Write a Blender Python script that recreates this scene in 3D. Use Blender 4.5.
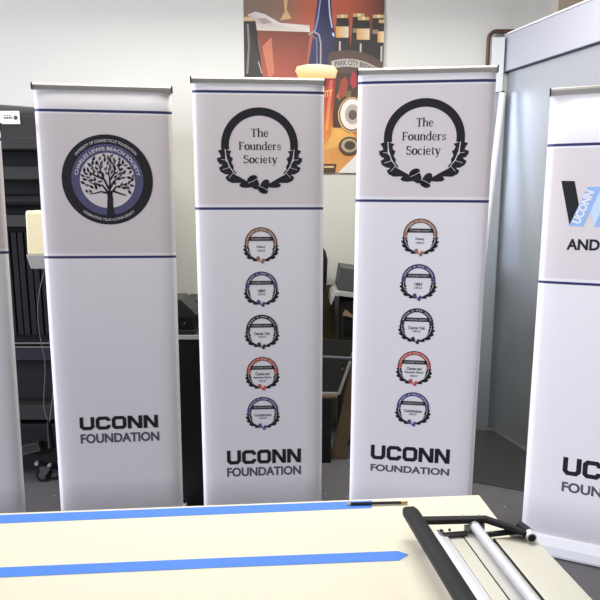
import bpy, bmesh, math, random
from math import sin, cos, pi, radians
from mathutils import Vector, Matrix
S = bpy.context.scene
for o in list(bpy.data.objects): bpy.data.objects.remove(o)
COL = S.collection

# ------------------------------------------------------------------ camera
cam_d = bpy.data.cameras.new('camera'); cam = bpy.data.objects.new('camera', cam_d); COL.objects.link(cam)
cam_d.sensor_width = 36; cam_d.lens = 36; cam_d.clip_start = .02
cam.location = (0, 0, 1.70); cam.rotation_euler = (radians(90 - 9.73), 0, 0)
S.camera = cam
# ------------------------------------------------------------------ light
def lin(c): return tuple(((v/255)/12.92 if v/255 <= .04045 else ((v/255+.055)/1.055)**2.4) for v in c)
W = bpy.data.worlds.new('world'); S.world = W; W.use_nodes = True
W.node_tree.nodes['Background'].inputs[0].default_value = (.86, .93, 1.0, 1)
W.node_tree.nodes['Background'].inputs[1].default_value = .05
def area(name, loc, target, sx, sy, power, col):
    d = bpy.data.lights.new(name, 'AREA'); d.shape = 'RECTANGLE'; d.size = sx; d.size_y = sy; d.energy = power; d.color = col
    o = bpy.data.objects.new(name, d); COL.objects.link(o); o.location = loc
    o.rotation_euler = (Vector(target)-Vector(loc)).to_track_quat('-Z', 'Y').to_euler()
    return o
area('ceiling_light_front', (-.1, .9, 3.2), (-.1, .9, 0), 2.6, .35, 11, (1, .94, .86))
area('ceiling_light_middle', (-.2, 2.6, 3.4), (-.2, 2.95, 0), 3.2, .3, 31, (1, .95, .88))
area('ceiling_light_rear', (-.2, 3.05, 3.25), (-.2, 2.2, 0), 3.2, .3, 70, (1, 1, .97))
area('window_right', (2.8, .6, 1.7), (.9, 2.7, 1.2), 1.5, 1.6, 31, (.93, .93, 1))
area('window_left', (-10, -.1, 2.2), (.5, 2.75, 1.2), 2.6, 2.2, 1520, (.82, .84, 1))
S.view_settings.view_transform = 'Standard'; S.view_settings.look = 'None'
S.view_settings.gamma = 1; S.view_settings.use_curve_mapping = False; S.view_settings.exposure = 0.0

# ------------------------------------------------------------------ materials
MATS = {}
def mat(name, rgb, rough=.6, metal=0, var=.06, scale=12, spec=.4):
    if name in MATS: return MATS[name]
    m = bpy.data.materials.new(name); m.use_nodes = True; nt = m.node_tree; b = nt.nodes['Principled BSDF']
    b.inputs['Roughness'].default_value = rough; b.inputs['Metallic'].default_value = metal
    b.inputs['Specular IOR Level'].default_value = spec
    c = lin(rgb)
    tc = nt.nodes.new('ShaderNodeTexCoord'); n = nt.nodes.new('ShaderNodeTexNoise'); n.inputs['Scale'].default_value = scale
    n.inputs['Detail'].default_value = 4
    mx = nt.nodes.new('ShaderNodeMix'); mx.data_type = 'RGBA'
    mx.inputs[6].default_value = tuple(v*(1-var) for v in c)+(1,); mx.inputs[7].default_value = tuple(min(1, v*(1+var)) for v in c)+(1,)
    nt.links.new(tc.outputs['Object'], n.inputs['Vector']); nt.links.new(n.outputs['Fac'], mx.inputs[0]); nt.links.new(mx.outputs[2], b.inputs['Base Color'])
    MATS[name] = m; return m
wall_m = mat('wall paint', (217, 216, 206), .8, 0, .02, 3)
part_m = mat('partition paint', (170, 170, 176), .34, 0, .02, 2, .5)
sheet_m = mat('glossy metal sheet', (200, 205, 210), .40, .85, .02, 2, .5)
floor_m = mat('concrete floor', (101, 98, 100), .55, 0, .22, 9)
def speck(m, th, rgb):
    nt = m.node_tree; b = nt.nodes['Principled BSDF']; src = b.inputs['Base Color'].links[0].from_socket
    v = nt.nodes.new('ShaderNodeTexVoronoi'); v.inputs['Scale'].default_value = 14; tc = nt.nodes.new('ShaderNodeTexCoord')
    lt = nt.nodes.new('ShaderNodeMath'); lt.operation = 'LESS_THAN'; lt.inputs[1].default_value = th
    mx = nt.nodes.new('ShaderNodeMix'); mx.data_type = 'RGBA'; mx.inputs[7].default_value = lin(rgb)+(1,)
    nt.links.new(tc.outputs['Object'], v.inputs['Vector']); nt.links.new(v.outputs['Distance'], lt.inputs[0])
    nt.links.new(lt.outputs[0], mx.inputs[0]); nt.links.new(src, mx.inputs[6]); nt.links.new(mx.outputs[2], b.inputs['Base Color'])
speck(floor_m, .07, (190, 188, 190))
patch_m = mat('dark floor', (56, 55, 53), .5, 0, .1, 20)
vinyl = mat('banner print white', (231, 229, 229), .55, 0, .012, 2)
vinyl_t = mat('banner print grey tint', (217, 210, 209), .55, 0, .012, 2)
navy_m = mat('navy ink', (46, 50, 96), .55, 0, .03)
ink_m = mat('black ink', (30, 29, 36), .55, 0, .03)
grey_ink = mat('grey ink', (84, 84, 94), .55, 0, .03)
blue_ink = mat('slate blue ink', (84, 84, 118), .55, 0, .03)
alu_m = mat('satin aluminium', (186, 182, 175), .38, .55, .03, 6)
base_m = mat('white base shell', (236, 236, 238), .3, .1, .02)
black_m = mat('black plastic', (16, 16, 18), .45, 0, .1)
blackm_m = mat('black mesh', (12, 12, 14), .8, 0, .3, 60)
dgrey_m = mat('dark grey plastic', (44, 44, 43), .5, 0, .08)
mgrey_m = mat('mid grey plastic', (72, 72, 72), .5, 0, .06)
lgrey_m = mat('light grey plastic', (160, 160, 156), .5, 0, .05)
beige_m = mat('beige plastic', (242, 230, 188), .5, 0, .04, 30)
copper_m = mat('tarnished copper pipe', (92, 68, 56), .5, .3, .6, 25)
wood_m = mat('brown plywood', (104, 86, 63), .7, 0, .2, 14)
steel_m = mat('bare steel', (190, 188, 182), .3, .8, .05)
white_m = mat('white plastic', (232, 232, 232), .4, 0, .02)
cable_m = mat('grey cable', (110, 110, 116), .5)

# ------------------------------------------------------------------ mesh helpers
class MB:
    def __init__(s): s.v = []; s.f = []; s.m = []; s.mats = []
    def mi(s, m):
        if m not in s.mats: s.mats.append(m)
        return s.mats.index(m)
    def face(s, pts, m):
        i = len(s.v); s.v += [tuple(p) for p in pts]; s.f.append(list(range(i, i+len(pts)))); s.m.append(s.mi(m))
    def raw(s, vs, fs, m):
        i = len(s.v); s.v += [tuple(p) for p in vs]
        for f in fs: s.f.append([k+i for k in f]); s.m.append(s.mi(m))
    def box(s, x0, x1, y0, y1, z0, z1, m, M=None):
        vs = [Vector((x, y, z)) for x in (x0, x1) for y in (y0, y1) for z in (z0, z1)]
        if M: vs = [M @ v for v in vs]
        s.raw(vs, [(0, 1, 3, 2), (4, 6, 7, 5), (0, 4, 5, 1), (2, 3, 7, 6), (0, 2, 6, 4), (1, 5, 7, 3)], m)
    def prism(s, prof, axis, a, b, m):
        """profile extruded along an axis; profile pairs are the other two axes in order"""
        def P(p, t): return {'x': (t, p[0], p[1]), 'y': (p[0], t, p[1]), 'z': (p[0], p[1], t)}[axis]
        n = len(prof); vs = [P(p, a) for p in prof]+[P(p, b) for p in prof]
        fs = [tuple(range(n)), tuple(range(2*n-1, n-1, -1))]+[(i, (i+1) % n, (i+1) % n+n, i+n) for i in range(n)]
        s.raw(vs, fs, m)
    def tube(s, pts, r, m, n=12, r2=None):
        pts = [Vector(p) for p in pts]; vs = []; fs = []; N = len(pts); up0 = None
        for i, p in enumerate(pts):
            t = (pts[min(i+1, N-1)]-pts[max(i-1, 0)]).normalized()
            if up0 is None: up0 = t.orthogonal().normalized()
            u = (up0-t*up0.dot(t)).normalized(); up0 = u; w = t.cross(u)
            rr = r if r2 is None else r+(r2-r)*i/(N-1)
            vs += [p+(u*cos(2*pi*k/n)+w*sin(2*pi*k/n))*rr for k in range(n)]
        for i in range(N-1):
            fs += [(i*n+k, i*n+(k+1) % n, (i+1)*n+(k+1) % n, (i+1)*n+k) for k in range(n)]
        fs += [tuple(range(n-1, -1, -1)), tuple(range((N-1)*n, N*n))]
        s.raw(vs, fs, m)
    def build(s, name, parent=None, bevel=0, smooth=False, seg=2, loc=None):
        me = bpy.data.meshes.new(name); me.from_pydata(s.v, [], s.f)
        for m in s.mats: me.materials.append(m)
        me.polygons.foreach_set('material_index', s.m)
        bm = bmesh.new(); bm.from_mesh(me)
        bmesh.ops.remove_doubles(bm, verts=bm.verts, dist=1e-5) if bevel or smooth else None
        if not getattr(s, 'flat', False): bmesh.ops.recalc_face_normals(bm, faces=bm.faces)
        bm.to_mesh(me); bm.free()
        o = bpy.data.objects.new(name, me); COL.objects.link(o)
        if parent: o.parent = parent
        if loc: o.location = loc
        if smooth:
            me.polygons.foreach_set('use_smooth', [True]*len(me.polygons))
            e = o.modifiers.new('split', 'EDGE_SPLIT'); e.split_angle = radians(40)
        if bevel:
            b = o.modifiers.new('bevel', 'BEVEL'); b.width = bevel; b.segments = seg; b.limit_method = 'ANGLE'; b.angle_limit = radians(40)
        return o
def tag(o, label, cat, group=None):
    o['label'] = label; o['category'] = cat
    if group: o['group'] = group
    return o
def thing(name, label, cat, loc=(0, 0, 0), rot=(0, 0, 0), group=None):
    o = bpy.data.objects.new(name, None); COL.objects.link(o); o.location = loc; o.rotation_euler = rot; o.empty_display_size = .1
    return tag(o, label, cat, group)
def struct(o): o['kind'] = 'structure'; return o

# ------------------------------------------------------------------ flat print helpers (2-D shapes in metres on a sheet)
def flip_ok(pts):
    a = sum(p[0]*q[1]-q[0]*p[1] for p, q in zip(pts, pts[1:]+pts[:1])); return pts if a > 0 else pts[::-1]
class Print(MB):
    """2-D artwork printed on a sheet whose front faces -y; layers are a fraction of a millimetre of ink"""
    flat = True
    def __init__(s, bow=None, step=.0003): super().__init__(); s.bow = bow or (lambda u: 0); s.step = step
    def y(s, u, L): return s.bow(u)-.0006-L*s.step
    def poly(s, pts, m, L=0):
        pts = flip_ok([tuple(p) for p in pts]); s.face([(u, s.y(u, L), v) for u, v in pts], m)
    def tri(s, vs, fs, m, L=0):
        fs = [f if sum(vs[f[i]][0]*vs[f[(i+1) % len(f)]][1]-vs[f[(i+1) % len(f)]][0]*vs[f[i]][1] for i in range(len(f))) > 0 else f[::-1] for f in fs]
        s.raw([(u, s.y(u, L), v) for u, v in vs], fs, m)
    def ring(s, c, r0, r1, m, a0=0, a1=360, L=0, n=72, e0=None, e1=None):
        """annulus; e0/e1 vertical radii if elliptical"""
        e0 = e0 or r0; e1 = e1 or r1; vs = []
        for i in range(n+1):
            a = radians(a0+(a1-a0)*i/n); vs += [(c[0]+r0*cos(a), c[1]+e0*sin(a)), (c[0]+r1*cos(a), c[1]+e1*sin(a))]
        s.tri(vs, [(2*i, 2*i+1, 2*i+3, 2*i+2) for i in range(n)], m, L)
    def disc(s, c, r, m, L=0, e=None, rot=0, n=40):
        e = e or r; R = radians(rot)
        s.poly([(c[0]+r*cos(t)*cos(R)-e*sin(t)*sin(R), c[1]+r*cos(t)*sin(R)+e*sin(t)*cos(R)) for t in [2*pi*i/n for i in range(n)]], m, L)
    def ribbon(s, pts, w, m, L=0, closed=False):
        """mitred stroke; w a number or one width per point"""
        P = [Vector(p) for p in pts]; N = len(P); ws = w if isinstance(w, (list, tuple)) else [w]*N; vs = []
        for i in range(N):
            a = P[i]-P[i-1] if (i or closed) else P[1]-P[0]; b = P[(i+1) % N]-P[i] if (i < N-1 or closed) else a
            a = a.normalized(); b = b.normalized(); n = Vector((-(a.y+b.y), a.x+b.x))
            n = n.normalized() if n.length > 1e-6 else Vector((-a.y, a.x))
            k = max(.5, n.dot(Vector((-a.y, a.x)))); h = ws[i]/2/k
            vs += [tuple(P[i]+n*h), tuple(P[i]-n*h)]
        q = range(N if closed else N-1)
        s.tri(vs, [(2*i, 2*i+1, (2*i+3) % (2*N), (2*i+2) % (2*N)) for i in q], m, L)
    def text(s, body, box, m, L=0, bold=0, fn=None):
        """lettering fitted into box=(u0,u1,v0,v1), or warped by fn(x01, y)"""
        vs, fs = glyphs(body, bold)
        x0 = min(v[0] for v in vs); x1 = max(v[0] for v in vs)
        if fn: s.tri([fn((v[0]-x0)/(x1-x0), v[1]) for v in vs], fs, m, L); return
        y0 = min(v[1] for v in vs); y1 = max(v[1] for v in vs); a, b, c, d = box
        s.tri([(a+(v[0]-x0)/(x1-x0)*(b-a), c+(v[1]-y0)/(y1-y0)*(d-c)) for v in vs], fs, m, L)
_g = {}
def glyphs(body, bold):
    if (body, bold) in _g: return _g[(body, bold)]
    cu = bpy.data.curves.new('text', 'FONT'); cu.body = body; cu.size = 1; cu.offset = bold; cu.resolution_u = 4
    o = bpy.data.objects.new('text', cu); COL.objects.link(o)
    me = bpy.data.meshes.new_from_object(o.evaluated_get(bpy.context.evaluated_depsgraph_get()))
    r = ([(v.co.x, v.co.y) for v in me.vertices], [tuple(p.vertices) for p in me.polygons])
    bpy.data.objects.remove(o); bpy.data.curves.remove(cu); bpy.data.meshes.remove(me)
    _g[(body, bold)] = r; return r

# serif lettering as strokes: (points, width or widths); x-height .48, cap height .69
TH, TN = .122, .058
def arc(cx, cy, rx, ry, a0, a1, n=14): return [(cx+rx*cos(radians(a0+(a1-a0)*i/n)), cy+ry*sin(radians(a0+(a1-a0)*i/n))) for i in range(n+1)]
def foot(x, w=.2, y=.016): return ([(x-w/2, y), (x+w/2, y)], TN)
def wv(n, a, b): return [a+(b-a)*sin(pi*i/n) for i in range(n+1)]
SERIF = {
 'T': (.64, [([(.03, .672), (.61, .672)], TN), ([(.045, .69), (.045, .52)], [.05, .02]), ([(.595, .69), (.595, .52)], [.05, .02]), ([(.32, .68), (.32, 0)], TH), foot(.32, .27)]),
 'F': (.60, [([(.14, .69), (.14, 0)], TH), foot(.14, .25), ([(.02, .672), (.55, .672)], TN), ([(.54, .69), (.54, .53)], [.05, .02]), ([(.14, .35), (.42, .35)], TN), ([(.42, .43), (.42, .27)], .03)]),
 'S': (.56, [([*arc(.27, .52, .19, .155, 20, 270, 16), *arc(.28, .19, .21, .175, 90, -160, 16)], [TN]*4+wv(12, TN, TH)+wv(15, TH, TN)+[TN]), ([(.46, .69), (.46, .52)], .03), ([(.07, .2), (.07, 0)], .03)]),
 'h': (.60, [([(.12, .75), (.12, 0)], TH), ([(.02, .735), (.12, .735)], TN), foot(.12, .22), ([(.13, .33), *arc(.31, .33, .165, .135, 150, 0, 10), (.475, 0)], [TN]*4+[.06]*4+[TH]*5), foot(.475, .22)]),
 'n': (.60, [([(.12, .48), (.12, 0)], TH), ([(.02, .465), (.12, .465)], TN), foot(.12, .22), ([(.13, .33), *arc(.31, .33, .165, .135, 150, 0, 10), (.475, 0)], [TN]*4+[.06]*4+[TH]*5), foot(.475, .22)]),
 'u': (.60, [([(.12, .48), (.12, .16), *arc(.285, .155, .165, .14, 180, 330, 10)], [TH]*6+[.06]*3+[TN]*4), ([(.02, .465), (.12, .465)], TN), ([(.475, .48), (.475, 0)], TH), ([(.37, .465), (.475, .465)], TN), ([(.475, .016), (.57, .016)], TN)]),
 'e': (.50, [([(.06, .26), (.42, .26)], TN), (arc(.25, .24, .185, .235, 5, 325, 24), [.07]*3+[TN]*4+wv(14, TN, .10)+[TN]*3)]),
 'o': (.55, [(arc(.275, .24, .215, .225, 0, 360, 28), [.09*abs(cos(pi*i/14))+TN for i in range(29)])]),
 'c': (.48, [(arc(.26, .24, .195, .225, 40, 320, 22), [.075]*2+[TN]*3+wv(13, TN, .10)+[TN]*4), ([(.40, .36), (.40, .42)], .07)]),
 'd': (.60, [([(.455, .75), (.455, 0)], TH), ([(.35, .735), (.455, .735)], TN), ([(.455, .016), (.56, .016)], TN), (arc(.27, .24, .20, .225, 45, 315, 22), [TN]*5+wv(12, TN, .10)+[TN]*5)]),
 'r': (.44, [([(.12, .48), (.12, 0)], TH), ([(.02, .465), (.12, .465)], TN), foot(.12, .24), ([(.13, .30), (.2, .42), (.29, .455), (.38, .43)], [TN, .05, .06, .09])]),
 's': (.44, [([*arc(.22, .355, .135, .105, 20, 270, 10), *arc(.22, .13, .155, .115, 90, -160, 10)], [TN]*3+wv(8, TN, .075)+wv(9, .075, TN)), ([(.365, .46), (.365, .34)], .03), ([(.065, .14), (.065, .01)], .03)]),
 'i': (.30, [([(.15, .48), (.15, 0)], TH), ([(.05, .465), (.15, .465)], TN), foot(.15, .22), (arc(.15, .65, .027, .027, 0, 360, 10), .055)]),
 't': (.36, [([(.15, .61), (.15, .12), *arc(.24, .11, .09, .085, 180, 320, 8)], [.05, TH]+[TH]*3+[TN]*6), ([(.03, .462), (.32, .462)], TN)]),
 'y': (.54, [([(.08, .48), (.29, .02)], TH), ([(.46, .48), (.27, -.04), (.19, -.18), (.08, -.19)], [TN, TN, .045, .08]), ([(.0, .465), (.19, .465)], TN), ([(.38, .465), (.54, .465)], TN)]),
}
def serif(pr, word, box, m, L=0):
    """box v0..v1 spans baseline to cap height"""
    W_ = sum(SERIF[c][0] for c in word)+.02*(len(word)-1); u0, u1, v0, v1 = box; sx = (u1-u0)/W_; sy = (v1-v0)/.69; x = 0
    for c in word:
        a, st = SERIF[c]
        for pts, w in st:
            w = [q*(sx+sy)/2 for q in w] if isinstance(w, list) else w*(sx+sy)/2
            if isinstance(w, list): w = (w+[w[-1]]*99)[:len(pts)]
            pr.ribbon([(u0+(x+p[0])*sx, v0+p[1]*sy) for p in pts], w, m, L)
        x += a+.02
def uconn(pr, box, m, L=0):
    u0, u1, v0, v1 = box; sx = (u1-u0)/5.0; sy = v1-v0; t = .245; h = t/2
    U = [(h, 1), (h, .26), (.26, h), (.68, h), (.94-h, .26), (.94-h, 1)]
    Cc = [(.94-h, .645), (.94-h, .76), (.70, 1-h), (.24, 1-h), (h, .76), (h, .24), (.24, h), (.70, h), (.94-h, .24), (.94-h, .355)]
    O = [(.94-h, .76), (.70, 1-h), (.24, 1-h), (h, .76), (h, .24), (.24, h), (.70, h), (.94-h, .24)]
    f = lambda pts, k: [(u0+(p[0]+k*1.015)*sx, v0+p[1]*sy) for p in pts]
    w = t*(sx+sy)/2
    pr.ribbon(f(U, 0), w, m, L); pr.ribbon(f(Cc, 1), w, m, L); pr.ribbon(f(O, 2), w, m, L, True)
    for k in (3, 4):
        pr.poly(f([(0, 0), (t, 0), (t, 1), (0, 1)], k), m, L); pr.poly(f([(.94-t, 0), (.94, 0), (.94, 1), (.94-t, 1)], k), m, L)
        pr.poly(f([(0, 1), (.27, 1), (.94, 0), (.67, 0)], k), m, L)

# ------------------------------------------------------------------ the setting
b = MB(); b.box(-4.6, 3.4, -1.5, 4.3, -.1, 0, floor_m); struct(b.build('floor'))
b = MB(); b.box(-4.6, 3.4, 4.3, 4.42, 0, 3.4, wall_m); struct(b.build('wall_back'))
# the long partition on the right: upper fascia standing proud of the lower panel
PD = Vector((.292, -.956, 0)); P0 = Vector((1.385, 4.295, 0)); PN = Vector((.956, .292, 0))
Mp = Matrix((( PD.x, PN.x, 0, P0.x), (PD.y, PN.y, 0, P0.y), (0, 0, 1, 0), (0, 0, 0, 1)))
b = MB(); b.box(0, 2.2, .03, .14, 0, 2.534, sheet_m, Mp); struct(b.build('wall_right'))
b = MB(); b.box(0, 2.2, 0, .14, 2.541, 2.775, part_m, Mp); struct(b.build('trim_3', bevel=.004))
b = MB(); b.box(0, 2.2, .012, .14, 2.5345, 2.5405, mat('seam shadow', (50, 54, 66), .7), Mp); struct(b.build('shadow_strip'))  # dark strip standing in for the shadow line under the fascia
b = MB(); b.box(0, 2.2, -.006, .15, 2.7755, 2.785, mat('cream capping', (228, 226, 218), .6), Mp); struct(b.build('trim_1'))
b = MB(); b.box(1.05, 1.40, 4.262, 4.2985, 0, 2.40, sheet_m); struct(b.build('trim_5', bevel=.002))
b = MB(); b.box(1.292, 1.375, 4.255, 4.299, 2.402, 2.755, mat('white boxing', (226, 230, 228), .7)); struct(b.build('trim_2', bevel=.003))
b = MB(); b.box(1.72, 2.2, 4.27, 4.299, 2.90, 3.25, mat('tan board', (188, 168, 148), .8, 0, .05)); tag(b.build('wall_board'), 'tan board on the back wall, half hidden above the right partition', 'board')
pts = [(1.268, 4.268, 2.402)]+[(1.268, 4.268, 2.745)]+[(1.268+.05*(1-cos(radians(a))), 4.268, 2.745+.05*sin(radians(a))) for a in range(10, 91, 10)]+[(1.375, 4.268, 2.795), (1.45, 4.268, 2.795)]
b = MB(); b.tube(pts, .0135, copper_m)
for z in (2.45,): b.box(1.245, 1.291, 4.262, 4.299, z, z+.02, copper_m)
tag(b.build('water_pipe', smooth=True), 'brown tarnished pipe with elbow on the back wall, bending over behind the partition top', 'pipe')
b = MB(); b.face([(.62, 3.571, .004), (1.752, 3.085, .004), (1.425, 4.20, .004), (.90, 4.23, .004)], patch_m)  # thin flat patch, darker than the concrete around it
mm = b.build('floor_patch'); sm = mm.modifiers.new('thick', 'SOLIDIFY'); sm.thickness = .004; sm.offset = -1
tag(mm, 'dark floor patch at the foot of the right partition', 'mat')
# roll leaning in the corner
t = thing('vinyl_roll', 'long thin white roll leaning against the partition behind the rightmost wreath banner', 'roll', (1.161, 4.06, 0))
b = MB(); A, B = Vector((0, 0, .022)), Vector((.202, .155, 2.39)); b.tube([A, B], .021, white_m, 20); b.build('roll', t, smooth=True)
b = MB(); d = (B-A).normalized(); b.tube([B-d*.01, B+d*.012], .013, black_m, 14); b.build('core', t, smooth=True)

# ------------------------------------------------------------------ poster on the back wall (its printed picture keeps its own printed shading)
pm = bpy.data.materials.new('poster print'); pm.use_nodes = True
va = pm.node_tree.nodes.new('ShaderNodeVertexColor'); va.layer_name = 'ink'
pn = pm.node_tree.nodes.new('ShaderNodeTexNoise'); pn.inputs['Scale'].default_value = 160
px = pm.node_tree.nodes.new('ShaderNodeMix'); px.data_type = 'RGBA'; px.blend_type = 'OVERLAY'; px.inputs[0].default_value = .22
pb = pm.node_tree.nodes['Principled BSDF']; pb.inputs['Roughness'].default_value = .5
pm.node_tree.links.new(va.outputs[0], px.inputs[6]); pm.node_tree.links.new(pn.outputs['Fac'], px.inputs[7]); pm.node_tree.links.new(px.outputs[2], pb.inputs['Base Color'])
class Poster(Print):
    def __init__(s): super().__init__(step=.00012); s.c = []; s.L = 0
    def q(s, p): return ((p[0]-312.5)/3.333*.00672, (577-p[1])/3.333*.00655)     # artwork units to metres
    def add(s, cols, pts):
        """cols: one colour, or one per point"""
        s.L += 1; P = [s.q(p) for p in pts]; cols = [cols]*len(P) if isinstance(cols[0], (int, float)) else list(cols)
        if flip_ok(P) != P: P = P[::-1]; cols = cols[::-1]
        s.face([(u, -.001-s.L*s.step, v) for u, v in P], pm); s.c += cols
    def ell(s, col, c, rx, ry, n=28): s.add(col, [(c[0]+rx*cos(2*pi*i/n), c[1]+ry*sin(2*pi*i/n)) for i in range(n)])
    def rib(s, col, pts, w):
        k = len(s.v); s.L += 1; old = s.y; s.y = lambda u, L: -.001-s.L*s.step; s.ribbon([s.q(p) for p in pts], w/3.333*.0066, pm); s.y = old; s.c += [col]*(len(s.v)-k)
    def word(s, col, body, fn):
        k = len(s.v); s.L += 1; old = s.y; s.y = lambda u, L: -.001-s.L*s.step; s.text(body, None, pm, fn=lambda x, y: s.q(fn(x, y)), bold=.015); s.y = old; s.c += [col]*(len(s.v)-k)
po = Poster(); A = po.add
for (x0, c0, x1, c1) in ((78, (128, 108, 92), 200, (140, 110, 92)), (200, (140, 110, 92), 300, (190, 100, 74)), (300, (190, 100, 74), 430, (186, 92, 66)), (430, (186, 92, 66), 547, (96, 62, 50))):
    A([c0, c1, c1, c0], [(x0, -120), (x1, -120), (x1, 400), (x0, 400)])
A([(212, 140, 66), (196, 118, 60), (222, 150, 84), (236, 184, 110)], [(78, 395), (547, 395), (547, 577), (78, 577)])
A((228, 172, 92), [(340, 420), (420, 410), (455, 450), (420, 480), (350, 500)])
A([(58, 54, 52), (44, 42, 44), (40, 38, 40), (70, 64, 60), (60, 56, 54)], [(78, 66), (121, 66), (126, 150), (150, 260), (78, 260)])   # left bottle
A((205, 180, 130), [(80, 55), (120, 55), (122, 68), (78, 68)]); po.rib((130, 124, 120), [(92, 78), (95, 150), (88, 240)], 7); po.rib((170, 165, 160), [(126, 200), (138, 240)], 4)
A((214, 176, 120), [(212, 0), (226, 0), (222, 30), (238, 60), (200, 66), (216, 36)])
A([(128, 74, 58), (120, 66, 54), (160, 82, 66), (176, 92, 72)], [(122, 92), (300, 98), (284, 262), (142, 262)])                        # pitcher
A([(196, 186, 176), (214, 208, 200), (208, 198, 188), (226, 218, 208), (222, 212, 200), (226, 214, 196), (214, 204, 190), (190, 180, 172)], [(90, 48), (118, 38), (150, 46), (200, 74), (298, 82), (300, 104), (122, 98), (118, 68)])
A((168, 152, 142), [(122, 60), (150, 58), (175, 74), (140, 78)]); A((196, 120, 92), [(140, 150), (170, 120), (180, 240), (160, 255)])
A([(52, 54, 96), (44, 46, 84), (46, 50, 92), (46, 46, 56), (44, 44, 52), (54, 56, 88), (60, 62, 104)], [(330, -40), (366, -40), (372, 60), (386, 120), (390, 262), (286, 262), (312, 100)])   # blue bottle
po.rib((150, 152, 190), [(334, 0), (326, 60), (316, 100)], 5); po.rib((220, 220, 230), [(362, 0), (366, 50), (374, 90)], 4); po.rib((200, 204, 220), [(376, 106), (380, 118)], 7)
po.rib((176, 166, 166), [(294, 112), (312, 102), (330, 112), (336, 140), (336, 212)], 5); po.rib((130, 122, 128), [(306, 118), (322, 124), (324, 212)], 4)
for cx, ty, lab in ((462, 44, 0), (528, 48, 0), (408, 48, 1), (478, 55, 1), (548, 64, 1)):                                           # six-pack
    w = 19; x1 = min(cx+w, 547)
    A([(50, 44, 40), (40, 37, 36), (44, 46, 44), (46, 46, 44)], [(cx-w, ty+10), (x1, ty+10), (min(cx+w+14, 547), ty+180), (cx-w-12, ty+180)])
    A((206, 172, 112), [(cx-w, ty), (x1, ty), (x1, ty+11), (cx-w, ty+11)]); A((236, 216, 170), [(cx-4, ty), (min(cx+6, 547), ty), (min(cx+6, 547), ty+9), (cx-4, ty+9)])
    if lab:
        A([(216, 160, 84), (226, 214, 180), (222, 206, 168), (210, 150, 76)], [(cx-w-3, ty+38), (min(cx+w+2, 547), ty+38), (min(cx+w+2, 547), ty+74), (cx-w-3, ty+74)])
        po.rib((190, 184, 172), [(cx-8, ty+86), (cx-8, ty+140)], 6)
    else: A((150, 128, 108), [(cx-w, ty+48), (x1, ty+48), (x1, ty+62), (cx-w, ty+62)])
ay = lambda x: 203+((x-425)/115)**2*37
rim = [(362+185*i/16, ay(362+185*i/16)-40) for i in range(17)]
A((88, 70, 58), rim+[(547, 380), (362, 380)])                                                                                          # carton
sign = [(372+175*i/16, ay(372+175*i/16)) for i in range(17)]
A((178, 170, 160), [(x, y-12) for x, y in sign]+[(x, y+14) for x, y in sign[::-1]])
po.word((60, 44, 42), 'PARK CITY BREWERY', lambda x, y: (384+156*x, ay(384+156*x)+9-y*24))
A((72, 58, 46), [(380, 238), (547, 238), (547, 420), (380, 420)])
for (c, pts) in (((150, 70, 52), [(396, 300), (404, 262), (420, 250), (430, 268), (424, 312), (408, 322)]), ((168, 52, 62), [(436, 270), (442, 232), (456, 244), (458, 280), (446, 292)]), ((176, 92, 60), [(388, 316), (400, 300), (404, 330)]), ((110, 96, 66), [(420, 300), (440, 296), (440, 330), (424, 330)])): A(c, pts)
A([(150, 46, 48), (132, 38, 46), (168, 62, 44), (222, 130, 62), (226, 150, 84), (196, 112, 66), (206, 110, 56), (150, 60, 40)], [(262, 245), (390, 245), (382, 330), (372, 440), (352, 480), (290, 480), (282, 440), (272, 330)])   # pint
A([(238, 206, 140), (246, 226, 170), (250, 240, 206), (252, 246, 222), (250, 240, 206), (240, 214, 150), (226, 180, 110), (230, 186, 110)], [(250, 232), (256, 216), (290, 209), (330, 208), (380, 214), (393, 230), (386, 256), (262, 254)])
A([(186, 84, 72), (196, 96, 78), (232, 160, 90), (222, 140, 76)], [(366, 262), (378, 262), (362, 430), (352, 430)]); po.word((226, 178, 96), 'CITY', lambda x, y: (336+42*x, 322-8*x-y*32))
po.ell((214, 168, 104), (444, 378), 48, 60); po.ell((110, 92, 78), (444, 377), 44, 56); po.ell((228, 220, 208), (444, 376), 40, 52); po.ell((176, 164, 152), (446, 376), 26, 34); po.ell((96, 84, 76), (446, 378), 14, 17)
po.ell((82, 70, 58), (436, 484), 36, 32); po.ell((176, 156, 124), (436, 482), 28, 24); po.ell((72, 64, 58), (438, 482), 19, 15)
A((236, 232, 226), [(398, 577), (470, 505), (500, 577)]); A((94, 66, 48), [(340, 577), (346, 545), (392, 546), (388, 577)]); po.rib((226, 200, 150), [(350, 556), (384, 556)], 6)
o = po.build('poster_print'); o.data.color_attributes.new('ink', 'BYTE_COLOR', 'CORNER')
ca = o.data.color_attributes['ink']
for i, l in enumerate(o.data.loops): ca.data[i].color_srgb = tuple(v/255 for v in po.c[l.vertex_index])+(1,)
t = thing('poster', 'beer poster with bottles, pitcher and foaming pint hung on the back wall', 'poster', (.093, 4.296, 1.867))
o.parent = t; o.name = 'picture'
b = MB(); b.box(-.473, .473, -.0006, .0025, 0, 1.37, white_m); b.build('sheet', t)

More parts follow.
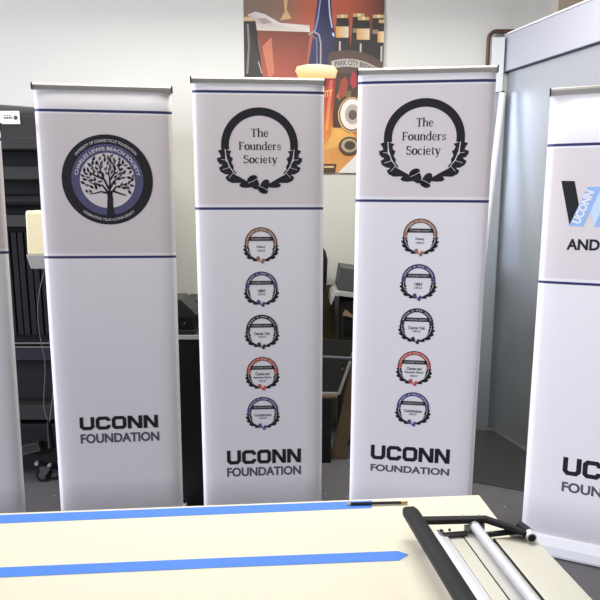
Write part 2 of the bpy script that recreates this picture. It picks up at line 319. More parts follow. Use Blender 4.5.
# ------------------------------------------------------------------ banners
def leafwreath(pr, c, R, ring_m, leaf_m, acorn_m, line_m, L=0, fine=True, kx=1, ka=1):
    q = lambda p: (c[0]+(p[0]-298)/230*R*kx, c[1]+(305-p[1])/230*R)
    for sgn in (1, -1):
        f = lambda pts: [(p[0] if sgn > 0 else 596-p[0], p[1]) for p in pts]
        lobes = [[(75, 325), (48, 336), (62, 356), (66, 372), (42, 380), (44, 398), (60, 418), (92, 420), (92, 330)],
                 [(70, 400), (72, 425), (52, 438), (62, 462), (88, 478), (128, 480), (104, 425), (92, 390)],
                 [(88, 470), (110, 480), (90, 496), (100, 516), (130, 531), (185, 530), (160, 498), (120, 460)],
                 [(146, 496), (185, 528), (170, 546), (186, 559), (216, 561), (250, 557), (262, 547), (238, 532), (208, 513), (182, 498), (160, 486)],
                 [(92, 328), (130, 338), (118, 355), (124, 372), (138, 380), (130, 400), (128, 408), (141, 430), (138, 448), (158, 470), (150, 476), (122, 445), (104, 405)],
                 [(92, 400), (104, 405), (122, 445), (150, 476), (168, 500), (128, 492), (100, 440)]]
        for l in lobes: pr.poly([q(p) for p in f(l)], leaf_m, L)
        w = R*.022
        pr.ribbon([q(p) for p in f([(91, 326), (98, 380), (116, 432), (152, 482)])], [w*.8, w, w, w*.5], line_m, L+1)
        if fine:
            for vn in ([(100, 392), (66, 388)], [(118, 436), (74, 450)], [(140, 468), (112, 500)]): pr.ribbon([q(p) for p in f(vn)], w*.45, line_m, L+1)
    for (n, k, st, rot) in (((264, 533), (251, 508), (238, 492), 118), ((326, 546), (314, 572), (309, 592), 62)):
        pr.disc(q(n), R*.175*ka, acorn_m, L+1, e=R*.115*ka, rot=rot); pr.disc(q(k), R*.15*ka, acorn_m, L+1, e=R*.10*ka, rot=rot+90)
        pr.ribbon([q(k), q(st)], R*.035, acorn_m, L+1)
        if fine:
            a = radians(rot); m0 = ((n[0]+2*k[0])/3, (n[1]+2*k[1])/3+0); dx, dy = sin(a)*32, cos(a)*32
            pr.ribbon([q((m0[0]-dx, m0[1]-dy)), q((n[0]*.45+k[0]*.55, n[1]*.45+k[1]*.55)), q((m0[0]+dx, m0[1]+dy))], R*.010, line_m, L+2)
def founders(pr, c, R):
    pr.ring(c, .825*R, 1.035*R, ink_m, -7, 187, 0, 80, e0=.785*R, e1=R); leafwreath(pr, c, R, ink_m, ink_m, ink_m, vinyl, kx=1.035)
def badge(pr, c, R, col, lines):
    pr.ring(c, .77*R, R, col, -7, 187, 0, 48); pr.ring(c, .965*R, R*1.01, ink_m, -7, 187, 1, 48); pr.ring(c, .76*R, .795*R, ink_m, 0, 180, 1, 48)
    lt = mat('pale ink', (206, 200, 196), .55)
    random.seed(len(lines[0]))
    for i in range(17):                                   # tiny unreadable lettering round the ring
        if i in (5, 9, 11): continue
        a = 20+140*i/16; pr.ring(c, .845*R, .915*R, lt, a-2.2, a+2.2, 2, 2)
    pr.poly([(c[0]+x*R, c[1]+y*R) for x, y in ((-.79, .17), (.81, .17), (.74, .42), (-.72, .42))], ink_m, 3)
    pr.text('FOUNDERS SOCIETY', (c[0]-.6*R, c[0]+.62*R, c[1]+.25*R, c[1]+.345*R), lt, 4)
    leafwreath(pr, c, R*1.0, col, ink_m, col, vinyl, 0, False, 1, .8)
    n = len(lines)
    for k, (s_, w) in enumerate(lines):
        top = -.12 if n == 2 else -.02
        h = .20 if k < n-1 else .12; v = top-k*.25-(.0 if k < n-1 else .01)
        pr.text(s_, (c[0]-w*R, c[0]+w*R, c[1]+(v-h)*R, c[1]+v*R), grey_ink if k == n-1 else ink_m, 0, bold=.015)
BAD = [('Neag', .26), ('1881', .22), ('Charter Oak', .52), None, ('Constitution', .55)]
BCOL = [mat('bronze ink', (168, 124, 100), .55), mat('violet ink', (82, 80, 130), .55), mat('charcoal ink', (58, 58, 66), .55), mat('coral ink', (206, 96, 82), .55), mat('blue ink', (90, 94, 148), .55)]
BNAME = ['bronze-topped circle badge', 'violet-topped circle badge', 'charcoal circle badge', 'coral-topped circle badge', 'blue-topped circle badge']
def banner(label, mid, ang, w, H, s1, s2, roll=0, rail_h=.027, base_w=None):
    t = thing('retractable_banner', label, 'banner', mid, (0, roll, radians(ang)), 'retractable banners standing in a row')
    hw = w/2; bow = lambda u: .010*(abs(u)/hw)**11
    top = H-rail_h*.6
    zs = sorted(set([.07, .3, .6, .9, 1.2, s2-.006, s2+.006, s2+.02, s2+.2, s1-.2, s1-.014, s1-.006, s1+.006, top])); us = [-hw+w*i/28 for i in range(29)]
    b = MB(); vs = [(u, bow(u), z) for z in zs for u in us]
    for i in range(len(zs)-1):
        zc = (zs[i]+zs[i+1])/2; m = navy_m if abs(zc-s1) < .005 or abs(zc-s2) < .005 else vinyl_t if s2+.02 < zc < s1-.014 else vinyl
        k = b.mi(m)
        for j in range(28): b.f.append([i*29+j, i*29+j+1, (i+1)*29+j+1, (i+1)*29+j]); b.m.append(k)
    b.v = vs; b.flat = True
    p = b.build('printed_panel', t); p.data.polygons.foreach_set('use_smooth', [True]*len(p.data.polygons))
    so = p.modifiers.new('thick', 'SOLIDIFY'); so.thickness = .0008; so.offset = -1
    r = rail_h/2
    b = MB(); b.prism([(-.004, H-rail_h), (.016, H-rail_h), (.018, H-r), (.012, H), (-.001, H), (-.006, H-r*.7)], 'x', -hw-.003, hw+.003, alu_m); b.build('top_rail', t, bevel=.002)
    for s_ in (-1, 1):
        b = MB(); b.box(s_*(hw+.003)-.003, s_*(hw+.003)+.003, -.008, .018, H-rail_h-.001, H+.001, dgrey_m); b.build('end_cap', t, bevel=.001)
    bw = (base_w or w)/2+.004
    b = MB(); b.prism([(-.03, .004), (.15, .004), (.155, .05), (.12, .088), (.0, .098), (-.012, .094), (-.034, .06), (-.038, .02)], 'x', -bw, bw, base_m); b.build('base_stand', t, bevel=.006, seg=3)
    for s_ in (-1, 1):
        b = MB(); b.prism([(-.032, .003), (.152, .003), (.157, .05), (.12, .09), (.0, .1), (-.014, .096), (-.036, .06), (-.04, .02)], 'x', s_*bw, s_*(bw+.006), lgrey_m); b.build('base_cap', t)
    b = MB(); b.tube([(0, .06, .08), (0, .03, H*.5), (0, .02, H-.012)], .007, alu_m); b.build('support_pole', t, smooth=True)
    return t, p, bow
def sub(pr, name, parent, label=None):
    o = pr.build(name, parent)
    if label: o['label'] = label
    return o
def uf(p, bow, U, F):
    pr = Print(bow); uconn(pr, U, ink_m); sub(pr, 'wordmark', p, 'heavy black block lettering')
    pr = Print(bow); pr.text('FOUNDATION', F, grey_ink, 0, bold=.032); sub(pr, 'lettering', p, 'grey capital lettering')

# banner with the tree seal
t, p, bow = banner('grey-white banner printed with a round tree seal, second banner from the left', (-.903, 2.827, 0), 6.8, .606, 2.20, 2.084, 1.421, .006)
pr = Print(bow); c = (.003, 1.778); R = .2045
pr.ring(c, .78*R, R, ink_m, L=0, n=96); pr.ring(c, R*.60, R*.79, blue_ink, L=1, n=90); pr.ring((c[0], c[1]-R*.02), R*.01, R*.605, vinyl_t, L=2, n=80)
wht = mat('white lettering ink', (226, 224, 224), .55)
def on_arc(a0, a1, r0, h, inward=False): return lambda x, y: (lambda a, r: (c[0]+r*cos(a), c[1]+r*sin(a)))(radians(a0+(a1-a0)*x), R*((r0-y*h) if inward else (r0+y*h)))
pr.text('UNIVERSITY OF CONNECTICUT FOUNDATION', None, wht, 3, fn=on_arc(141, 41, .838, .085))
pr.text('CHARLES LEWIS BEACH SOCIETY', None, wht, 3, bold=.008, fn=on_arc(171, 8, .655, .105))
pr.text('CELEBRATING YOUR UCONN LEGACY', None, wht, 3, fn=on_arc(231, 309, .915, .085, True))
sq = lambda p: (c[0]+p[0]*R, c[1]+p[1]*R)
pr.ribbon([sq(p) for p in ((.035, -.86), (.03, -.6), (.04, -.4), (.03, -.24))], [.19*R, .135*R, .125*R, .10*R], ink_m, 4)
br = [[(.03, -.26), (.05, -.05), (.03, .2), (.07, .38)], [(.0, -.28), (-.12, -.12), (-.3, -.1), (-.42, -.04)], [(.03, -.3), (-.16, -.26), (-.3, -.3), (-.42, -.32)], [(.04, -.2), (.14, -.02), (.28, .08), (.36, .2)],
      [(.06, -.3), (.17, -.16), (.34, -.1), (.48, -.16)], [(.02, -.2), (-.1, .06), (-.16, .26), (-.2, .4)], [(.1, -.24), (.26, -.3), (.4, -.34)], [(.05, 0), (.16, .16), (.16, .4)], [(-.08, .02), (-.28, .1), (-.4, .18)]]
for l in br: pr.ribbon([sq(p) for p in l], [.05*R, .036*R, .024*R, .012*R][:len(l)], ink_m, 4)
random.seed(4); pts = []
while len(pts) < 74:
    a = random.uniform(-.62, 3.76); r = random.uniform(.14, .56)**1; q = (r*cos(a)+.01, r*sin(a)*.98-.0)
    if q[1] < -.40 or (abs(q[0]-.03) < .10 and q[1] < .0): continue
    if all((q[0]-o_[0])**2+(q[1]-o_[1])**2 > .0068 for o_ in pts): pts.append(q)
    elif random.random() < .002: pts.append(q)
for q in pts:
    rot = math.degrees(math.atan2(q[1]+.25, q[0]))+random.uniform(-55, 55); l = random.uniform(.055, .074)*R; a = radians(rot); P_ = sq(q)
    d = Vector((cos(a), sin(a)))*l; n = Vector((-d.y, d.x))*.52; P_ = Vector(P_)
    pr.poly([P_-d, P_-n*.9-d*.1, P_-n*.5+d*.55, P_+d, P_+n*.5+d*.55, P_+n*.9-d*.1], ink_m if random.random() < .65 else grey_ink, 4)
sub(pr, 'tree_seal', p, 'round black and slate blue seal with a leafy tree')
uf(p, bow, (-.186, .192, .566, .633), (-.185, .195, .496, .546))

# two founders banners
def founders_banner(label, mid, ang, w, H, s1, s2, roll, wc, lines, bv, bu, U, F):
    t, p, bow = banner(label, mid, ang, w, H, s1, s2, roll)
    pr = Print(bow); founders(pr, wc, .172); sub(pr, 'oak_wreath', p, 'black ring with oak leaves and two acorns')
    for wd, bx in lines: pr = Print(bow); serif(pr, wd, bx, ink_m); sub(pr, 'title_lettering', p, 'black serif lettering')
    for k in range(5):
        pr = Print(bow)
        ln = [BAD[k], ('CIRCLE', .24)] if BAD[k] else [('Charles and', .45), ('Augustus Storrs', .58), ('CIRCLE', .24)]
        badge(pr, (bu[k], bv[k]+.002), .0765, BCOL[k], ln); sub(pr, 'circle_badge', p, BNAME[k])
    uf(p, bow, U, F)
    return t
founders_banner('grey-white banner with black oak wreath, between the tree seal banner and the second wreath banner', (-.189, 2.862, 0), 4.4, .604, 2.237, 2.1735, 1.647, 0, (.002, 1.934),
    [('The', (-.039, .044, 1.975, 2.010)), ('Founders', (-.095, .101, 1.916, 1.951)), ('Society', (-.074, .083, 1.856, 1.891))], [1.480, 1.269, 1.058, .846, .641], [.003]*5,
    (-.180, .194, .367, .442), (-.181, .194, .301, .350))
founders_banner('bright white banner with black oak wreath, directly behind the trimmer end of the table', (.543, 2.769, 0), -8, .598, 2.263, 2.202, 1.6825, .006, (.0, 1.960),
    [('The', (-.037, .039, 2.011, 2.046)), ('Founders', (-.097, .097, 1.951, 1.987)), ('Society', (-.077, .075, 1.888, 1.926))], [1.524, 1.315, 1.107, .900, .696], [.0, .0, .0, -.004, -.002],
    (-.198, .183, .421, .496), (-.197, .184, .359, .396))
# far left banner, only its edge in frame
t, p, bow = banner('plain grey-white banner cut off by the left edge, showing only its right margin', (-1.665, 2.72, 0), 8, .60, 2.03, 1.96, 1.452, .014)
# wide banner on the right
al = radians(-23); mx, my = 1.0822+.43*cos(al), 2.70+.43*sin(al)
t, p, bow = banner('wide white banner with dark and light blue V emblem, cut off by the right edge', (mx, my, 0), -23, .86, 2.162, 1.923, 1.321, 0, .031, .845)
lb = mat('light blue ink', (150, 186, 228), .55); plb = mat('pale blue ink', (196, 218, 242), .55)
pr = Print(bow)
pr.poly([(-.364, 1.770), (-.311, 1.769), (-.284, 1.655), (-.318, 1.576)], ink_m, 0)
pr.poly([(-.262, 1.744), (-.212, 1.744), (-.166, 1.573), (-.220, 1.573)], plb, 0)
pr.poly([(-.320, 1.575), (-.264, 1.573), (-.204, 1.744), (-.258, 1.744)], lb, 1)
bx = Vector((.058, .168)).normalized(); by = Vector((-bx.y, bx.x)); q0 = Vector((-.279, 1.587))
pr.text('UCONN', None, vinyl, 2, bold=.045, fn=lambda x, y: tuple(q0+bx*(-.004+.148*x)+by*(-.001+y*.045)))
pr.poly([(-.222, 1.573), (-.166, 1.573), (-.108, 1.744), (-.162, 1.744)], lb, 1)
sub(pr, 'emblem', p, 'slanted black, light blue and pale blue strokes')
pr = Print(bow); pr.text('AND', (-.324, -.192, 1.470, 1.519), ink_m, 0, bold=.035); sub(pr, 'lettering', p, 'black capital lettering')
uf(p, bow, (-.269, .145, .418, .506), (-.267, .146, .334, .384))

# ------------------------------------------------------------------ work table, tape, pencil
cream = mat('cream cutting mat', (241, 234, 210), .55, 0, .02, 5)
nt = cream.node_tree; bs = nt.nodes['Principled BSDF']; src = bs.inputs['Base Color'].links[0].from_socket
tc = nt.nodes.new('ShaderNodeTexCoord'); sx = nt.nodes.new('ShaderNodeSeparateXYZ'); nt.links.new(tc.outputs['Object'], sx.inputs[0])
acc = None
for ax in (0, 1):
    k = nt.nodes.new('ShaderNodeMath'); k.operation = 'PINGPONG'; k.inputs[1].default_value = .0127; nt.links.new(sx.outputs[ax], k.inputs[0])
    l = nt.nodes.new('ShaderNodeMath'); l.operation = 'LESS_THAN'; l.inputs[1].default_value = .0007; nt.links.new(k.outputs[0], l.inputs[0])
    if acc is None: acc = l
    else: q = nt.nodes.new('ShaderNodeMath'); q.operation = 'MAXIMUM'; nt.links.new(acc.outputs[0], q.inputs[0]); nt.links.new(l.outputs[0], q.inputs[1]); acc = q
sc = nt.nodes.new('ShaderNodeMath'); sc.operation = 'MULTIPLY'; sc.inputs[1].default_value = .18; nt.links.new(acc.outputs[0], sc.inputs[0])
mx_ = nt.nodes.new('ShaderNodeMix'); mx_.data_type = 'RGBA'; mx_.inputs[7].default_value = lin((214, 208, 190))+(1,); nt.links.new(sc.outputs[0], mx_.inputs[0]); nt.links.new(src, mx_.inputs[6]); nt.links.new(mx_.outputs[2], bs.inputs['Base Color'])
TA = radians(4.4); TZ = .90
tb = thing('work_table', 'large cream-topped work table filling the foreground', 'table', (.489, 1.524, 0), (0, 0, TA))
b = MB(); b.box(-2.6, 0, -1.35, 0, TZ-.03, TZ, cream); b.build('tabletop', tb, bevel=.003)
b = MB(); b.box(-2.5, -.06, -1.28, -.06, TZ-.11, TZ-.03, lgrey_m); b.build('apron', tb)
for x in (-2.45, -.14):
    for y in (-1.26, -.14): b = MB(); b.box(x, x+.06, y, y+.06, 0, TZ-.11, lgrey_m); b.build('leg', tb, bevel=.004)
tape = mat('blue masking tape', (80, 140, 236), .6, 0, .06, 30)
Rt = Matrix.Rotation(TA, 4, 'Z'); to_t = lambda x, y: Rt.inverted() @ (Vector((x, y, 0))-Vector((.489, 1.524, 0)))
def strip(label, pts):
    t_ = tag(bpy.data.objects.new('tape_strip', None), label, 'tape', 'blue tape strips'); COL.objects.link(t_); t_.location = (0, 0, 0)
    bpy.data.objects.remove(t_)
    me = MB(); n = len(pts); vs = [(x, y, TZ+.0004) for x, y in pts]+[(x, y, TZ+.0009) for x, y in pts]
    me.raw(vs, [tuple(range(n-1, -1, -1)), tuple(range(n, 2*n))]+[(i, (i+1) % n, (i+1) % n+n, i+n) for i in range(n)], tape)
    return tag(me.build('tape_strip'), label, 'tape', 'blue tape strips')
strip('blue masking tape strip along the far edge of the table', [(-2.0, 1.275), (.187, 1.452), (.192, 1.490), (-2.0, 1.320)])
strip('blue masking tape strip nearer the viewer, ending in a point beside the trimmer', [(-2.0, 1.062), (-.70, 1.157), (-.175, 1.196), (.222, 1.222), (.246, 1.244), (.224, 1.258), (-.18, 1.231), (-.657, 1.196), (-2.0, 1.098)])
d = Vector((.164, .008, 0)).normalized(); t = thing('pencil', 'dark pencil with eraser lying on the far blue tape', 'pencil', (.119, 1.464, TZ+.0052), (0, 0, math.atan2(d.y, d.x)))
b = MB(); b.tube([(.014, 0, 0), (.148, 0, 0)], .0038, mat('dark pencil paint', (38, 36, 44), .4), 6); b.build('barrel', t)
b = MB(); b.tube([(.002, 0, 0), (.014, 0, 0)], .0008, mat('pencil wood', (206, 176, 130), .7), 10, .0037); b.build('sharpened_tip', t)
b = MB(); b.tube([(.148, 0, 0), (.158, 0, 0)], .004, mat('ferrule brass', (200, 170, 110), .3, .8), 12); b.build('ferrule', t, smooth=True)
b = MB(); b.tube([(.158, 0, 0), (.165, 0, 0)], .0036, mat('eraser pink', (190, 130, 110), .8), 12); b.build('eraser', t, smooth=True)

# ------------------------------------------------------------------ paper trimmer
tr = thing('paper_trimmer', 'long grey and white paper trimmer with black lift arm on the table corner', 'trimmer', (.42, 1.25, TZ), (0, 0, radians(8)))
pale = mat('brushed pale aluminium', (222, 219, 206), .42, .25, .04, 4); bar_m = mat('black coated bar', (36, 36, 37), .6, 0, .08, 30, .25)
YN = -.80
b = MB(); b.box(-.088, .0265, YN, .046, .001, .024, pale); b.build('bed', tr, bevel=.002)
b = MB(); b.box(-.096, -.078, YN, .056, .001, .034, mat('white rail', (226, 226, 232), .3, .2)); b.build('edge_rail', tr, bevel=.002)
b = MB(); b.box(-.074, -.042, YN, .030, .024, .029, pale); b.build('inner_strip', tr, bevel=.001)
b = MB(); b.box(-.040, .018, YN, .034, .024, .030, mat('white cutting strip', (230, 229, 222), .4)); b.build('cutting_strip', tr, bevel=.001)
b = MB(); b.box(-.0415, -.0403, YN, .034, .024, .0303, dgrey_m); b.box(.0247, .0262, YN, .010, .022, .0302, dgrey_m); b.build('groove', tr)
b = MB(); b.box(.0268, .119, YN, .010, .001, .030, pale)
b.build('side_plate', tr, bevel=.002)
b = MB(); b.box(-.088, -.03, .024, .040, .029, .036, mgrey_m); b.build('end_clip', tr, bevel=.002)
for x in (-.086, -.066): b = MB(); b.tube([(x, .046, .034), (x, .046, .0385)], .003, dgrey_m); b.build('screw', tr)
b = MB(); b.box(-.09, .10, .047, .056, .012, .020, steel_m); b.build('end_rail', tr, bevel=.001)
b = MB(); b.tube([(-.009, .038, .046), (-.012, YN, .046)], .0115, mat('white roller tube', (230, 230, 238), .25, .1), 20); b.build('roller_tube', tr, smooth=True)
b = MB(); b.tube([(-.009, .050, .046), (-.009, .034, .046)], .0128, steel_m, 20); b.build('tube_collar', tr, smooth=True)
b = MB(); b.box(-.032, .018, .040, .046, .02, .047, steel_m); b.build('bracket', tr, bevel=.001)
# black handle bar, lift arm, pivot
prof = [(-.160, .0), (-.128, .0), (-.124, .004), (-.124, .015), (-.129, .019), (-.158, .019), (-.163, .015), (-.163, .004)]
b = MB(); n = 10; ring = []
for y, k in ((.112, .55), (.109, .82), (.102, .95), (.094, 1.0), (YN, 1.0)): ring.append([(-.145+(x+.145)*k, y, .048+.0095+(z-.0095)*(.6+.4*k)) for x, z in prof])
vs = [p_ for r_ in ring for p_ in r_]; m_ = len(prof); fs = [tuple(range(m_))[::-1], tuple(range(4*m_, 5*m_))]
for i in range(4): fs += [(i*m_+k, i*m_+(k+1) % m_, (i+1)*m_+(k+1) % m_, (i+1)*m_+k) for k in range(m_)]
b.raw(vs, fs, bar_m); b.build('handle_bar', tr, smooth=True)
top = [(-.124, .072), (.026, .056), (.088, .016), (.100, -.004), (.090, -.012), (.070, .004), (.018, .036), (-.124, .050)]
zt = lambda x: .062 if x < .03 else .062-.014*(x-.03)/.07
b = MB(); n = len(top); b.raw([(x, y, zt(x)-.012) for x, y in top]+[(x, y, zt(x)) for x, y in top], [tuple(range(n)), tuple(range(2*n-1, n-1, -1))]+[(i, (i+1) % n, (i+1) % n+n, i+n) for i in range(n)], bar_m); b.build('lift_arm', tr, bevel=.003)
for x, y in ((-.03, .056), (.008, .052)): b = MB(); b.tube([(x, y, .060), (x, y, .0645)], .0035, steel_m); b.build('arm_screw', tr)
b = MB(); b.prism([(.004, .010), (.094, .014), (.100, .022), (.094, .027), (.004, .018)], 'z', .031, .041, bar_m); b.build('pivot_blade', tr, bevel=.002)
b = MB(); b.tube([(.106, .006, .040), (.103, -.018, .040)], .0115, white_m, 22); b.build('pivot_sleeve', tr, smooth=True)
b = MB(); b.tube([(.1032, -.016, .040), (.103, -.0192, .040)], .0085, bar_m, 20); b.build('pivot_core', tr, smooth=True)
b = MB(); b.tube([(.100, .032, .040), (.106, .001, .040)], .0125, bar_m, 20); b.build('pivot_housing', tr, smooth=True)
b = MB(); b.prism([(-.122, .098), (-.108, .104), (-.098, .124), (-.112, .120)], 'z', .001, .004, lgrey_m); b.build('stop_tab', tr)

# ------------------------------------------------------------------ large format printer behind the left banners
pt = thing('large_format_printer', 'tall black wide-format printer behind the two left banners', 'printer', (-1.75, 3.4, 0))
X0, X1 = -.75, .72
b = MB(); b.prism([(-.78, 2.02), (.75, 2.02), (.75, 2.165), (.3, 2.185), (-.78, 2.262)], 'y', 0, .55, mgrey_m); b.build('hood', pt, bevel=.012)
b = MB(); b.box(X0, X1, -.035, .5, 2.005, 2.135, dgrey_m); b.build('hood_panel', pt, bevel=.004)
b = MB(); b.box(X0, X1, -.055, .5, 1.955, 2.02, dgrey_m); b.build('hood_lip', pt, bevel=.006)
stk = MB(); stk.box(.09, .235, -.039, -.0355, 2.090, 2.158, white_m); so_ = stk.build('sticker', pt)
pr = Print(step=.0002); g2 = mat('sticker ink', (70, 66, 70), .6)
for k, (a, w_) in enumerate(((.150, .010), (.163, .012), (.178, .006), (.187, .008))): pr.poly([(a, 2.118), (a+w_, 2.118), (a+w_, 2.126), (a, 2.126)], g2, 0)
for k in range(3): pr.poly([(.152+.014*k, 2.132), (.160+.014*k, 2.132), (.160+.014*k, 2.137), (.152+.014*k, 2.137)], g2, 0)
pr.ring((.214, 2.123), .0, .011, g2); o = pr.build('sticker_mark', so_, loc=(0, -.0392, 0))
b = MB(); b.box(X0, X1, .14, .5, .35, 2.01, blackm_m); b.build('back_panel', pt)
b = MB(); b.box(X0, X1, -.02, .06, 1.795, 1.868, dgrey_m); b.build('cross_bar', pt, bevel=.006)
b = MB(); b.box(X0, X1, -.01, .14, 1.535, 1.60, dgrey_m); b.build('platen', pt, bevel=.004)
b = MB(); b.tube([(X0, .03, 1.68), (X1, .03, 1.68)], .035, black_m, 16); b.build('media_roll', pt, smooth=True)
b = MB()
for k in range(36): b.box(X0+.04*k, X0+.04*k+.03, .05+.004*(k % 2), .139, .90, 1.50, blackm_m)
b.build('ribbed_curtain', pt)
for z in (.862, .838): b = MB(); b.tube([(X0, .0, z), (X1, .0, z)], .0045, steel_m, 8); b.build('guide_rail', pt, smooth=True)
b = MB(); b.box(X0, X1, .0, .12, .76, .83, mat('blue black steel', (34, 34, 44), .5)); b.build('tie_beam', pt)
b = MB(); b.box(X0, X1, -.02, .12, .40, .49, dgrey_m); b.build('lower_beam', pt, bevel=.004)
for x in (X0, X1-.09): b = MB(); b.box(x, x+.09, .0, .5, .08, 2.0, black_m); b.build('end_frame', pt, bevel=.01)
b = MB(); b.box(X0, X1, .02, .5, .07, .36, black_m); b.build('base_plinth', pt, bevel=.006)
b = MB(); M_ = Matrix.Translation((.13, -.004, .215)) @ Matrix.Rotation(radians(-14), 4, 'Y'); b.box(-.065, .065, -.012, .022, -.025, .025, dgrey_m, M_)
plate = b.build('tilted_plate', pt); b = MB()
for q_ in ((-.065, .065, .021, .025), (-.065, .065, -.025, -.021), (-.065, -.06, -.025, .025), (.06, .065, -.025, .025)): b.box(q_[0], q_[1], -.016, -.012, q_[2], q_[3], mgrey_m, M_)
b.build('plate_rim', plate)
for x, z in ((.16, .115), (.235, .10)): b = MB(); b.tube([(x, .025, z), (x, -.004, z)], .011, lgrey_m, 14); b.build('bolt', pt, smooth=True)
for x in (-.68, .195, .66):
    b = MB(); b.tube([(x, -.005, .042), (x, .032, .042)], .042, black_m, 22); cs = b.build('caster', pt, smooth=True)
    b = MB(); b.tube([(x, -.008, .042), (x, -.0055, .042)], .024, mgrey_m, 18); b.build('wheel_hub', cs, smooth=True)
    for q0, q1 in ((-.016, -.009), (.034, .041)): b = MB(); b.prism([(x-.012, .03), (x+.012, .03), (x+.05, .085), (x+.045, .10), (x-.01, .10)], 'y', q0, q1, mgrey_m); b.build('caster_fork', cs)
# beige control box on a bracket
b = MB(); b.prism([(-.235, 1.40), (-.05, 1.40), (-.05, 1.62), (-.06, 1.63), (-.215, 1.63), (-.225, 1.62)], 'x', .31, .62, beige_m); cb = b.build('control_box', pt, bevel=.008, seg=3); cb['label'] = 'beige control box with grey underside'
b = MB(); b.prism([(.303, 1.40), (.625, 1.40), (.60, 1.325), (.325, 1.325)], 'y', -.24, -.045, lgrey_m); b.build('box_underside', cb, bevel=.004)
b = MB(); b.prism([(.375, 1.325), (.56, 1.325), (.54, 1.285), (.40, 1.285)], 'y', -.2, .06, mgrey_m); b.build('box_bracket', pt, bevel=.004)
def bez(p0, p1, p2, p3, n=20): return [tuple(Vector(p0)*(1-t)**3+3*Vector(p1)*t*(1-t)**2+3*Vector(p2)*t*t*(1-t)+Vector(p3)*t**3 for t in [i/n])[0] for i in range(n+1)]
b = MB(); b.tube(bez((.335, -.06, 1.33), (.24, -.07, 1.1), (.26, -.06, .95), (.275, -.05, .82))+bez((.275, -.05, .82), (.295, -.05, .68), (.225, -.05, .5), (.27, -.05, .41))[1:], .0022, cable_m, 6); b.build('cable', pt)
b = MB(); b.tube(bez((.36, -.06, .95), (.345, -.06, .7), (.30, -.05, .5), (.272, -.05, .36)), .003, cable_m, 6); b.build('cable', pt)
b = MB(); b.tube([(.272, -.045, .40), (.278, -.045, .24)], .012, black_m, 10, .019); b.build('cable_plug', pt, smooth=True)

# ------------------------------------------------------------------ counter and the machines on it
ct = thing('counter', 'black counter with a pale top edge right behind the tree seal and left wreath banners', 'counter', (-.45, 3.30, 0))
b = MB(); b.box(-.34, .14, -.275, .3, 0, .978, mat('black laminate', (26, 26, 29), .5)); b.build('cabinet', ct, bevel=.003)
b = MB(); b.box(-.355, .155, -.288, .3, .979, 1.0, mgrey_m); b.build('countertop', ct, bevel=.002)
b = MB(); b.box(-.355, .155, -.294, -.2885, .979, 1.0, white_m); b.build('edge_strip', ct)
t = thing('label_machine', 'black wedge-topped desk machine on the counter, seen in the gap behind the tree banner', 'machine', (-.646, 3.135, 1.0))
t.scale = (.81, .81, .81)
b = MB(); b.prism([(-.16, .028), (.118, .028), (.118, .105), (-.16, .105)], 'y', -.12, .1, black_m); b.build('body', t, bevel=.006)
b = MB(); b.prism([(-.165, .106), (.125, .106), (.15, .122), (.13, .138), (.04, .228), (-.165, .228)], 'y', -.13, .11, dgrey_m); b.build('sloping_lid', t, bevel=.005)
b = MB(); b.box(-.15, .13, -.14, .1, .001, .028, dgrey_m); b.build('foot_plate', t, bevel=.004)
b = MB(); b.tube([(.06, -.119, .07), (.06, -.123, .07)], .004, white_m, 10); b.build('indicator', t)
t = thing('desktop_printer', 'pale grey desktop printer with dark lid on the counter behind the black wedge-topped machine', 'printer', (-.475, 3.385, 1.0))
t.scale = (.81, .81, .81)
b = MB(); b.box(-.20, .2, -.12, .16, .001, .05, dgrey_m); b.build('paper_tray', t, bevel=.004)
b = MB(); b.box(-.19, .19, -.11, .16, .051, .085, mgrey_m); b.build('body', t, bevel=.004)
b = MB(); b.box(-.20, .2, -.14, .16, .086, .128, white_m); b.build('output_cover', t, bevel=.008)
b = MB(); b.box(-.22, .22, -.12, .17, .131, .165, black_m); b.build('lid', t, bevel=.006)

# ------------------------------------------------------------------ clutter seen between the two wreath banners
b = MB(); M_ = Matrix.Translation((.10, 4.20, 0)) @ Matrix.Rotation(radians(-4), 4, 'X'); b.box(-.06, .15, 0, .02, .0, 1.08, wood_m, M_); o = b.build('plywood_sheet'); tag(o, 'brown plywood sheet leaning on the back wall behind the black chair', 'board')
t = thing('office_chair', 'black office chair turned away, behind the left wreath banner', 'chair', (-.06, 3.995, 0))
b = MB(); b.prism([(-.20, .98), (-.16, .92), (.17, .92), (.225, 1.0), (.245, 1.12), (.25, 1.28), (.235, 1.345), (.20, 1.37), (-.16, 1.37), (-.21, 1.33), (-.23, 1.2)], 'y', .10, .17, black_m); b.build('backrest', t, bevel=.025, seg=4)
b = MB(); b.box(-.2, .2, -.1, .2, .46, .54, black_m); b.build('seat', t, bevel=.03, seg=4)
b = MB(); b.box(-.03, .03, .17, .20, .42, 1.1, black_m); b.box(-.03, .03, 0, .2, .42, .459, black_m); b.build('back_support', t, bevel=.004)
b = MB(); b.tube([(0, 0, .10), (0, 0, .459)], .028, black_m, 16); b.build('gas_column', t, smooth=True)
for k in range(5):
    a = 2*pi*k/5+.35; x, y = .19*cos(a), .19*sin(a)
    b = MB(); b.tube([(0, 0, .12), (x, y, .085)], .022, black_m, 10, .014); b.build('base_spoke', t, smooth=True)
    b = MB(); b.tube([(x-.02*sin(a), y+.02*cos(a), .03), (x+.02*sin(a), y-.02*cos(a), .03)], .03, black_m, 14); b.tube([(x, y, .03), (x, y, .085)], .006, black_m, 8); b.build('caster', t, smooth=True)
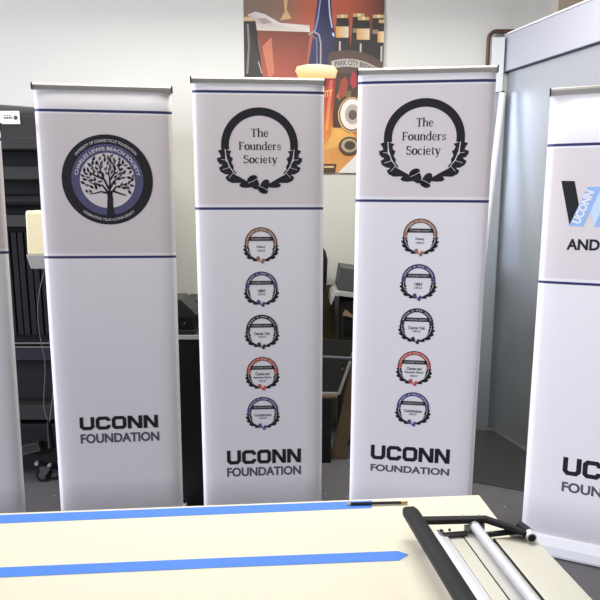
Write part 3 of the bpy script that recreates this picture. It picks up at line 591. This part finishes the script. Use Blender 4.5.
# copier with the lid tipped up
olive = mat('dark olive panel', (42, 40, 36), .6, 0, .15, 20)
t = thing('copier', 'dark office copier with its grey lid tipped, half hidden behind the bright wreath banner', 'copier', (.54, 4.02, 0))
b = MB(); b.box(-.26, .26, -.1, .24, .03, 1.02, olive); b.build('cabinet', t, bevel=.006)
b = MB(); b.box(-.25, .26, -.115, -.101, .80, 1.01, black_m); b.build('front_recess', t, bevel=.004)
M_ = Matrix.Translation((-.265, -.12, 1.085)) @ Matrix.Rotation(radians(8), 4, 'Y')
b = MB(); b.box(-.03, .52, .0, .3, .012, .160, mgrey_m, M_); ld = b.build('lid', t, bevel=.004)
b = MB(); b.prism([(-.055, -.085), (-.04, -.03), (-.01, -.024), (.5, -.02), (.5, .008), (-.02, .008), (-.05, -.004), (-.066, -.03), (-.064, -.09)], 'y', -.03, .28, lgrey_m)
o = b.build('scanner_rim', t, bevel=.003); o.matrix_local = M_
b = MB(); b.prism([(-.26, .93), (-.17, .91), (-.24, .97)], 'y', -.13, -.116, mat('tan card', (140, 118, 92), .8)); b.build('card_tag', t)
b = MB(); b.tube([(-.40, -.44, .728), (.2, -.42, .69)], .014, mat('blue grey tube', (74, 78, 84), .35, .4), 14); rl = b.build('grab_rail', t, smooth=True)
b = MB(); b.tube([(.1, -.425, .70), (.1, -.09, .70)], .01, black_m, 10); b.build('rail_post', rl, smooth=True)
b = MB(); b.tube([(-.278, -.445, .655), (-.278, -.425, .655)], .022, black_m, 16); kn = b.build('knob', t, smooth=True)
b = MB(); b.tube([(-.278, -.449, .655), (-.278, -.445, .655)], .012, mgrey_m, 14); b.build('knob_face', kn)
for x in (-.22, .22):
    for y in (-.06, .2): b = MB(); b.tube([(x, y, 0), (x, y, .03)], .02, black_m, 12); b.build('foot', t)
b = MB(); b.box(-.13, .10, -.11, .02, 0, .435, black_m); b.box(-.135, .14, -.115, .02, .436, .455, wood_m); t = tag(b.build('equipment_case', bevel=.006, loc=(.10, 3.765, 0)), 'black case with a brown wooden top on the floor, under the pale-edged panel', 'case')
# pale edged panel standing on the case
t = thing('edged_panel', 'dark panel with pale metal edging standing on the black case', 'panel', (.102, 3.665, .457))
q_ = [(-.14, 0), (.152, 0), (.262, .345), (-.03, .36)]
b = MB(); b.prism(q_, 'y', .02, .035, olive); b.build('face', t)
b = MB(); b.prism([(-.14, 0), (.152, 0), (.158, .014), (-.138, .014)], 'y', .006, .0195, lgrey_m); b.prism([(.140, .014), (.158, .014), (.267, .352), (.252, .352)], 'y', .006, .0195, lgrey_m); b.build('metal_edging', t)
b = MB(); n = 8; b.prism([(.202, 0), (.295, 0), (.47, .92), (.38, .93)], 'y', 3.712, 3.732, wood_m); tag(b.build('wooden_board', bevel=.002), 'brown wooden board leaning sideways beside the black case', 'board')
